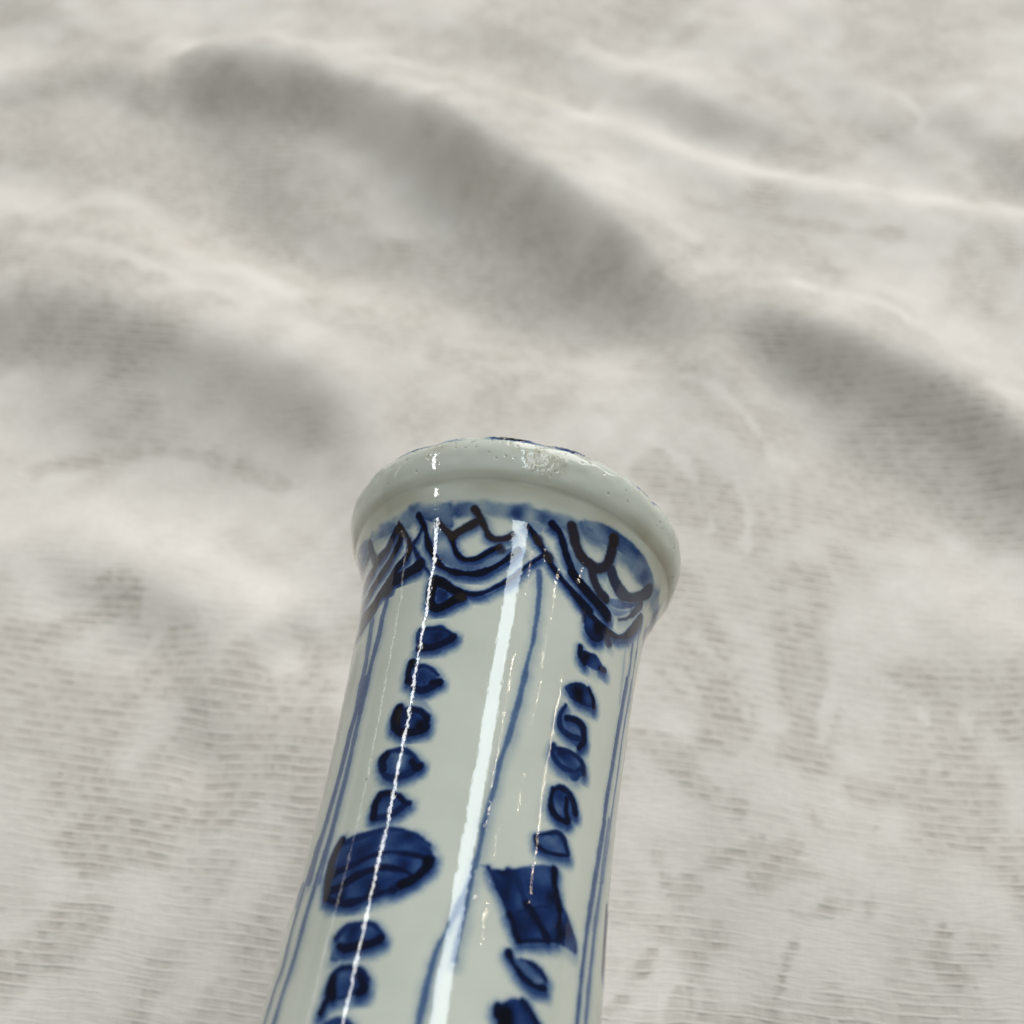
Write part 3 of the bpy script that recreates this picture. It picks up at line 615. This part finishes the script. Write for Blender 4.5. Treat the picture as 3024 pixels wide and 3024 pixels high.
 ('dr', 'S', 'c', 0.98, ((28.75, -8.79, 0.658), (33.65, -9.74, 0.684), (38.54, -10.41, 0.683), (43.68, -10.98, 0.727), (48.09, -11.45, 0.803))),
 ('dr', 'S', 'k', 0.7, ((55.18, -10.79, 0.204), (60.81, -9.46, 0.246), (65.22, -7.74, 0.458), (68.89, -5.94, 0.574))),
 ('dr', 'S', 'k', 0.9, ((24.35, -3.27, 0.563), (26.31, -4.22, 0.555), (28.51, -5.46, 0.602), (32.18, -6.41, 0.612), (35.85, -6.6, 0.616), (38.3, -6.7, 0.648))),
 ('dr', 'S', 'c', 0.6, ((24.35, -3.27, 0.308), (26.31, -4.22, 0.427), (28.51, -5.46, 0.365), (32.18, -6.41, 0.445), (35.85, -6.6, 0.41))),
 ('dr', 'S', 'k', 0.88, ((36.1, -6.79, 0.598), (38.3, -8.12, 0.594), (41.97, -9.27, 0.608), (45.64, -9.55, 0.607))),
 ('dr', 'S', 'c', 0.7, ((39.03, -8.31, 0.417), (42.46, -9.27, 0.486), (46.13, -9.55, 0.443))),
 ('dr', 'S', 'k', 0.88, ((41.72, -2.23, 0.688), (42.46, -3.37, 0.673), (42.95, -4.51, 0.638), (41.97, -5.84, 0.613), (37.56, -6.98, 0.611))),
 ('dr', 'S', 'c', 0.95, ((41.48, -2.23, 0.609), (42.21, -2.89, 0.525))),
 ('dr', 'S', 'k', 0.75, ((45.64, -5.84, 0.781), (48.58, -6.7, 0.839), (53.23, -7.27, 0.931), (59.59, -6.89, 0.571), (66.44, -5.18, 0.709), (69.38, -3.84, 0.963))),
 ('bl', 'P', 'c', 0.62, ((-21.66, -13.74), (-19.21, -13.55), (-15.54, -14.4), (-16.76, -15.26), (-20.68, -15.35))),
 ('bl', 'P', 'c', 0.68, ((-26.8, -18.68), (-21.17, -18.4), (-15.78, -18.3), (-11.13, -19.82), (-16.03, -21.16), (-23.13, -21.44), (-26.31, -20.39))),
 ('bl', 'P', 'c', 0.6, ((-27.29, -22.96), (-21.41, -23.25), (-15.29, -24.58), (-14.07, -25.63), (-19.45, -26.39), (-25.08, -25.63), (-27.29, -24.29))),
 ('bl', 'P', 'c', 0.35, ((-22.39, -27.62), (-17.74, -27.53), (-14.07, -28.86), (-15.29, -29.72), (-21.41, -28.38))),
 ('bl', 'P', 'c', 0.68, ((-28.75, -28.19), (-19.7, -28.57), (-15.05, -29.62), (-15.05, -30.86), (-21.17, -31.33), (-27.78, -30.67))),
 ('bl', 'P', 'c', 0.6, ((-31.2, -33.33), (-24.35, -33.14), (-17.5, -34.19), (-15.29, -35.23), (-20.68, -36.37), (-28.02, -35.99))),
 ('bl', 'P', 'c', 0.6, ((-29.49, -38.18), (-22.15, -38.09), (-16.76, -39.23), (-21.41, -40.37), (-29, -40.75), (-29.98, -39.13))),
 ('bl', 'P', 'c', 0.7, ((-40.75, -42.75), (-33.89, -42.46), (-27.53, -41.99), (-20.19, -41.89), (-13.34, -42.27), (-7.22, -43.32), (-3.79, -44.46), (-3.55, -46.17), (-7.95, -47.5), (-14.32, -48.74), (-21.17, -49.41), (-28.75, -49.79), (-38.54, -49.31), (-42.95, -48.45), (-44.91, -45.79), (-43.93, -43.89))),
 ('bl', 'P', 'c', 0.66, ((-33.16, -52.83), (-29.73, -51.97), (-20.68, -51.59), (-15.54, -52.73), (-15.29, -53.4), (-22.88, -53.97), (-31.2, -54.07))),
 ('bl', 'P', 'c', 0.62, ((-32.67, -53.5), (-29.49, -54.35), (-29.49, -55.3), (-32.91, -55.11), (-33.4, -54.26))),
 ('bl', 'P', 'c', 0.58, ((-30.71, -56.25), (-24.1, -55.78), (-17.99, -56.82), (-17.01, -57.97), (-24.1, -58.82), (-29, -58.35))),
 ('bl', 'P', 'c', 0.8, ((-29.49, -61.01), (-27.04, -60.44), (-23.62, -60.25), (-19.7, -60.53), (-17.99, -61.01), (-18.97, -62.06), (-27.53, -62.06))),
 ('br', 'P', 'c', 0.9, ((36.34, -12.88), (42.21, -12.97), (48.33, -13.07), (48.09, -14.88), (43.19, -15.83), (38.05, -15.07))),
 ('br', 'P', 'c', 0.64, ((37.32, -17.45), (40.5, -17.35), (45.39, -16.97), (49.56, -17.64), (52, -18.11), (46.37, -19.06), (40.5, -19.06), (37.56, -18.59))),
 ('br', 'P', 'c', 0.9, ((33.16, -22.77), (39.28, -21.44), (43.93, -21.44), (47.84, -22.39), (48.82, -23.25), (44.42, -23.91), (37.32, -24.01), (34.87, -23.44))),
 ('br', 'P', 'c', 0.5, ((34.38, -26.48), (39.28, -26.01), (45.15, -26.2), (46.13, -28), (44.91, -29.15), (40.5, -28.86), (35.36, -28.29))),
 ('br', 'P', 'c', 0.6, ((31.94, -30.1), (37.81, -29.81), (44.42, -29.91), (48.33, -31.05), (43.93, -32.76), (39.03, -32.57), (33.16, -31.71))),
 ('br', 'P', 'c', 0.52, ((34.38, -34.76), (41.23, -34.09), (45.64, -35.61), (46.13, -36.75), (40.99, -37.52), (35.36, -36.75))),
 ('br', 'P', 'c', 0.25, ((30.96, -35.61), (32.67, -35.9), (32.91, -37.33), (30.47, -37.61))),
 ('br', 'P', 'c', 0.58, ((29.98, -40.18), (38.79, -38.94), (42.46, -39.51), (44.66, -40.75), (38.05, -41.51), (31.2, -41.04))),
 ('br', 'P', 'c', 0.66, ((11.13, -44.74), (15.29, -44.74), (19.45, -44.55), (24.59, -44.08), (32.42, -43.03), (38.05, -42.65), (40.75, -43.13), (42.46, -44.93), (44.91, -45.89), (49.56, -47.31), (53.96, -49.03), (53.23, -49.98), (44.91, -49.98), (35.12, -50.74), (27.78, -51.5), (25.82, -50.64), (23.13, -49.03), (19.7, -47.41), (15.78, -45.41))),
 ('br', 'P', 'c', 0.78, ((24.35, -48.74), (29, -48.07), (40.26, -46.55), (43.19, -47.22), (42.95, -48.83), (40.01, -50.07), (28.26, -51.12))),
 ('br', 'P', 'c', 0.52, ((26.06, -52.83), (32.67, -52.64), (40.26, -53.78), (39.28, -54.54), (32.42, -54.35))),
 ('br', 'P', 'c', 0.8, ((23.37, -57.4), (25.57, -56.92), (29.24, -56.16), (32.67, -56.35), (35.36, -57.02), (40.01, -57.78), (40.75, -58.73), (25.57, -59.96), (24.1, -58.25))),
 ('dc', 'P', 'c', 0.46, ((-26.55, -4.79), (-24.1, -5.46), (-19.21, -6.79), (-16.76, -8.6), (-12.36, -9.93), (-6.73, -9.93), (-0.61, -8.79), (4.77, -7.65), (5.26, -8.79), (-3.06, -10.69), (-10.89, -11.36), (-17.99, -10.69), (-24.1, -8.88), (-28.02, -6.32))),
 ('dc', 'P', 'c', 0.55, ((-32.42, -3.65), (-28.02, -2.7), (-19.7, -2.51), (-18.72, -4.32), (-18.97, -5.56), (-26.06, -4.6))),
 ('dc', 'P', 'c', 0.3, ((-21.9, -12.21), (-11.13, -13.07), (-8.93, -14.12), (-12.11, -13.93), (-17.74, -12.88))),
 ('dl', 'P', 'k', 1, ((-43.19, -2.99), (-45.39, -4.03), (-42.46, -4.89), (-37.56, -5.65), (-39.52, -4.51), (-41.97, -3.37))),
 ('dl', 'P', 'c', 0.9, ((-43.19, -2.99), (-45.39, -4.03), (-42.46, -4.89), (-37.56, -5.65), (-39.52, -4.51), (-41.97, -3.37))),
 ('dl', 'P', 'c', 0.36, ((-49.8, -5.94), (-41.72, -7.27), (-56.41, -10.98), (-72.07, -10.69), (-76.47, -7.08), (-58.36, -6.98))),
 ('dl', 'P', 'c', 0.45, ((-44.66, -2.99), (-48.58, -2.7), (-55.92, -2.7), (-66.69, -1.94), (-76.96, -1.37), (-74.52, -3.18), (-66.2, -3.75), (-58.12, -3.56), (-49.56, -4.03), (-45.15, -3.84))),
 ('dr', 'P', 'c', 0.42, ((23.86, -5.65), (26.55, -5.75), (29.98, -7.08), (35.61, -7.55), (38.79, -8.98), (44.91, -9.93), (51.76, -9.84), (58.36, -8.79), (64.24, -7.17), (62.04, -8.6), (53.72, -10.6), (45.64, -10.98), (38.54, -10.22), (31.94, -9.08), (28.02, -7.65))),
 ('dr', 'P', 'c', 0.6, ((46.37, -9.46), (53.23, -8.31), (61.55, -7.08), (68.64, -5.08), (67.66, -6.32), (58.36, -8.79), (50.04, -9.93))),
 ('dr', 'P', 'c', 0.5, ((26.8, -2.32), (37.56, -1.28), (50.04, -1.37), (62.28, -1.75), (71.09, -2.8), (65.71, -4.32), (56.41, -3.56), (46.62, -3.27), (40.01, -3.56), (34.63, -3.84), (29, -3.65))),
 ('dr', 'P', 'c', 0.4, ((8.44, -4.13), (17.25, -3.75), (23.62, -3.27), (24.84, -4.79), (21.17, -4.03), (15.54, -4.41), (13.58, -5.27))),
]


NECK_R = 17.3

def paint(rows, th):
    """cobalt and iron density on the vertices of a revolved grid"""
    s = rows[:, 0]; deg = np.degrees(th)
    nr, nc = len(s), len(th)
    cob = np.zeros((nr, nc)); iron = np.zeros((nr, nc))
    jit = .022 * smooth_noise(nr, nc, 260, 260) + .045 * smooth_noise(nr, nc, 60, 60)
    pool = smooth_noise(nr, nc, 46, 60)
    jobs = [(e, 0.0) for e in PAINT]
    jobs += [(e, off) for e in PAINT if e[0] in ('bl', 'dc', 'br', 'dr', 'lm') for off in (120, -120)]
    jobs += [(e, 180) for e in PAINT if e[0] == 'lm']
    for (grp, kind, ch, d, pts), off in jobs:
        p = np.array(pts, float)
        p[:, 0] += off
        p[:, 0] -= 360 * round((p[:, 0].mean()) / 360 - 1e-9) if abs(p[:, 0].mean()) > 180 else 0
        if kind == 'P' and grp in ('bl', 'br') and .45 < d < .7:
            d = d + .08
        if kind == 'S' and grp[0] == 'd':
            p[:, 2] *= 1.12
        if kind == 'S' and grp in ('bl', 'br') and d > .78:
            p[:, 2] *= 1.2
        q = catmull(p, 5, closed=(kind == 'P'))
        q[:, 0] = np.radians(q[:, 0]) * NECK_R
        pad = 1.4
        x = th * NECK_R
        js = np.where((x > q[:, 0].min() - pad) & (x < q[:, 0].max() + pad))[0]
        if off:
            js = js[(deg[js] < -78) | (deg[js] > 76)]
        is_ = np.where((s > q[:, 1].min() - pad) & (s < q[:, 1].max() + pad))[0]
        if len(js) < 2 or len(is_) < 2:
            continue
        I, J = np.ix_(is_, js)
        X, Y = np.meshgrid(x[js], s[is_])
        def dist(X, Y):
            best = np.full(X.shape, 1e9)
            loop = q if kind == 'S' else np.vstack([q, q[:1]])
            for a, b in zip(loop[:-1], loop[1:]):
                dx, dy = b[0] - a[0], b[1] - a[1]
                t = np.clip(((X - a[0]) * dx + (Y - a[1]) * dy) / (dx * dx + dy * dy + 1e-12), 0, 1)
                dd = np.hypot(X - a[0] - t * dx, Y - a[1] - t * dy)
                if kind == 'S':
                    dd = dd - (a[2] + (b[2] - a[2]) * t)
                best = np.minimum(best, dd)
            if kind == 'P':
                ins = np.zeros(X.shape, bool)
                for a, b in zip(loop[:-1], loop[1:]):
                    if a[1] == b[1]: continue
                    hit = ((a[1] > Y) != (b[1] > Y)) & (X < (b[0] - a[0]) * (Y - a[1]) / (b[1] - a[1]) + a[0])
                    ins ^= hit
                best = np.where(ins, -best, best)
            return best
        jj = jit[I, J]
        sharp = 1 - sstep(dist(X, Y) + jj, -.24, .20)
        bleed = 1 - sstep(dist(X - .15, Y + .45) + jj * 2, -.65, 1.1)
        v = d * np.maximum(sharp, (.74 if d > .75 else .45) * bleed)
        if kind == 'P':
            v = v * (1 + .16 * pool[I, J])
        if ch == 'c':
            cob[I, J] = np.maximum(cob[I, J], v)
        else:
            iron[I, J] = np.maximum(iron[I, J], d * sharp)
            cob[I, J] = np.maximum(cob[I, J], .8 * v)
    # blue wash ring under the lip
    S = s[:, None] + .35 * smooth_noise(nr, nc, 40, 46) * .6 + .12 * smooth_noise(nr, nc, 120, 160)
    ring = sstep(-S, 1.9, 2.9) * (1 - sstep(-S, 3.7, 5.0)) * np.clip(.40 + .10 * smooth_noise(nr, nc, 40, 60), .15, .7)
    cob = np.maximum(cob, ring)
    return cob, iron

def build_bottle():
    root = bpy.data.objects.new('porcelain_bottle', None)
    root.empty_display_size = .03
    col.objects.link(root)
    M = Matrix((SIDE, Vector((0, 0, -1)), AXIS)).transposed().to_4x4()
    M.translation = Vector((0, 0, H_LIP)) - AXIS * LIP_S
    root.matrix_world = M
    root['label'] = 'pale glazed porcelain bottle with its neck hand painted in blue drapes, beads and lines'
    root['category'] = 'bottle'
    mat = porcelain('glazed_porcelain')
    front = np.radians(np.linspace(-108, 108, 620))
    back = np.radians(np.linspace(108, 252, 150)[1:-1])
    th = np.concatenate([front, back])
    thw = np.where(th > np.pi, th - 2 * np.pi, th)
    o_ = np.argsort(thw); th = thw[o_]
    i_rim = [i for i, p in enumerate(PROFILE) if p[0] == -.3][0]
    i_body = [i for i, p in enumerate(PROFILE) if p[0] == -70][0]
    i_in = [i for i, p in enumerate(PROFILE) if p == (4.5, 13.9)][0]
    # neck
    rows = profile_between(i_body, i_rim, .11)
    nr, nc = len(rows), len(th)
    cob, iron = paint(rows, th)
    wob = .010 * smooth_noise(nr, nc, 14, 14) + .004 * smooth_noise(nr, nc, 40, 30)
    edge = sstep(th, -np.pi, -np.pi + .3) * sstep(-th, -np.pi, -np.pi + .3)
    wob = wob * edge[None, :] * sstep(-rows[:, 0], .3, 2)[:, None]
    warm = np.zeros((nr, nc))
    warm += (sstep(rows[:, 0], -2.6, -1.1) * (.30))[:, None] * (1 + .35 * smooth_noise(nr, nc, 30, 30))
    pig = np.stack([cob, iron, np.zeros_like(cob), np.clip(warm, 0, .8)], -1)
    add('neck', grid_mesh('neck', revolve(rows, th, (wob, 0)), True, flip=False, attrs={'pigment': pig}), mat, root)
    # rolled mouth rim with its nicks and the bare patch
    rows = profile_between(i_rim, i_in, .11)
    nr = len(rows)
    s = rows[:, 0][:, None] + np.zeros((1, nc)); t = np.degrees(th)[None, :] + np.zeros((nr, 1))
    par = np.linspace(0, 1, nr)[:, None]
    dR = (.05 * smooth_noise(nr, nc, 6, 26) + .02 * smooth_noise(nr, nc, 14, 60)) * edge[None, :] * sstep(par, .02, .2)
    dS = np.zeros((nr, nc))
    outside = rows[:, 1][:, None] > 18.0
    top = sstep(s, 4.2, 6.6)
    for tc, w, dep in ((53.0, 1.6, .55), (38.0, 1.2, .25), (44.5, 1.4, .2), (-28, 3.0, .28), (-47, 2.0, .25), (9, 4, .22), (-14, 2, .12), (26, 1.5, .16), (61, 2.0, .2), (-60, 2.2, .16), (130, 3, .4), (-120, 4, .3)):
        m = np.exp(-((t - tc) / w) ** 2) * top
        dR -= dep * .6 * m; dS -= dep * m
    rag = smooth_noise(nr, nc, 8, 260) * top * .05
    dS -= np.abs(rag); dR -= np.abs(rag) * .5
    X = t - 11.0
    jit = smooth_noise(nr, nc, 12, 190)
    bare = (1 - sstep(np.hypot(X / 6.6, (s - 2.75) / 1.75) + .16 * jit, .75, 1.15)) * outside
    dR -= .035 * bare * (1 + .5 * smooth_noise(nr, nc, 24, 300))
    chips = np.zeros((nr, nc))
    for tc, sc_, w, hgt in ((22.5, 5.1, 3.2, .5), (-43, 4.1, 2.5, .35), (-24, 4.5, 2.0, .35), (52, 4.7, 1.8, .5), (38, 4.9, 1.5, .4)):
        chips = np.maximum(chips, .8 * (1 - sstep(np.hypot((t - tc) / w, (s - sc_) / hgt) + .3 * jit, .7, 1.2)))
    pits = np.zeros((nr, nc))
    for _ in range(150):
        tc = rng.uniform(-95, 95); sc_ = 5.6 - abs(rng.normal(0, 1.7)); rad = rng.uniform(.09, .24)
        if sc_ < -.2: continue
        jj = np.where(np.abs(np.degrees(th) - tc) < 3)[0]
        sub = (1 - sstep(np.hypot((t[:, jj] - tc) * .375, s[:, jj] - sc_), rad * .4, rad)) * outside * (par < .62)
        pits[:, jj] = np.maximum(pits[:, jj], sub)
    dR -= .07 * pits
    dS -= .035 * np.abs(smooth_noise(nr, nc, 6, 420)) * top
    wear = sstep(smooth_noise(nr, nc, 10, 90) + .6 * smooth_noise(nr, nc, 24, 220), .9, 1.7) * sstep(s, 2.2, 4.4) * outside
    bare = np.maximum(bare, .55 * wear)
    # cobalt line on the edge of the mouth
    crown = np.maximum(sstep(s, 4.95, 5.35), (par > .55) * 1.0) * (par > .3) * (rows[:, 1][:, None] > 17.5)
    edgeline = crown * np.clip(.35 + .75 * np.exp(-((t + 2) / 11) ** 2) + .35 * smooth_noise(nr, nc, 3, 40), 0, 1)
    cob = edgeline * np.clip(.85 + .2 * smooth_noise(nr, nc, 3, 60), .1, 1)
    warm = .30 * (1 - sstep(s, .1, 1.5)) * (par < .4) * (1 + .3 * smooth_noise(nr, nc, 10, 40)) + .30 * np.exp(-((t - 62) / 22) ** 2) * (1 - sstep(s, 1.2, 2.8)) * (par < .4)
    warm += .35 * np.exp(-((t + 25) / 4) ** 2 - ((s - 4.3) / .8) ** 2)
    pig = np.stack([cob * (1 - chips), np.zeros_like(cob), np.clip(bare + .6 * chips, 0, 1), np.clip(warm + .5 * pits, 0, .9)], -1)
    rim = add('mouth_rim', grid_mesh('mouth_rim', revolve(rows, th, (dR, dS)), True, attrs={'pigment': pig}), mat, root)
    # inside of the neck
    rows = profile_between(i_in, len(PROFILE) - 1, 1.0)
    tc_ = np.radians(np.linspace(-180, 180, 97)[:-1])
    z4 = lambda n, m: np.zeros((n, m, 4))
    add('throat', grid_mesh('throat', revolve(rows, tc_), True, attrs={'pigment': z4(len(rows), 96)}), mat, root)
    # belly and foot ring, below the frame
    i_foot = [i for i, p in enumerate(PROFILE) if p == (-170, 29)][0]
    rows = profile_between(i_foot, i_body, .8)
    nb = 256
    tb = np.radians(np.linspace(-180, 180, nb + 1)[:-1])
    pig = z4(len(rows), nb)
    for a in range(6):
        dd = np.abs((np.degrees(tb)[None, :] - (8 + 60 * a) + 180) % 360 - 180)
        pig[..., 0] = np.maximum(pig[..., 0], .7 * (1 - sstep(dd * np.radians(1) * rows[:, 1][:, None], .3, .9)))
    for sr in (-104, -106.2, -158):
        pig[..., 0] = np.maximum(pig[..., 0], .75 * (1 - sstep(np.abs(rows[:, 0] - sr), .4, 1.0))[:, None])
    add('belly', grid_mesh('belly', revolve(rows, tb), True, attrs={'pigment': pig}), mat, root)
    rows = profile_between(0, i_foot, .6)
    add('foot_ring', grid_mesh('foot_ring', revolve(rows, tb), True, attrs={'pigment': z4(len(rows), nb)}), mat, root)
    return root

build_bottle()
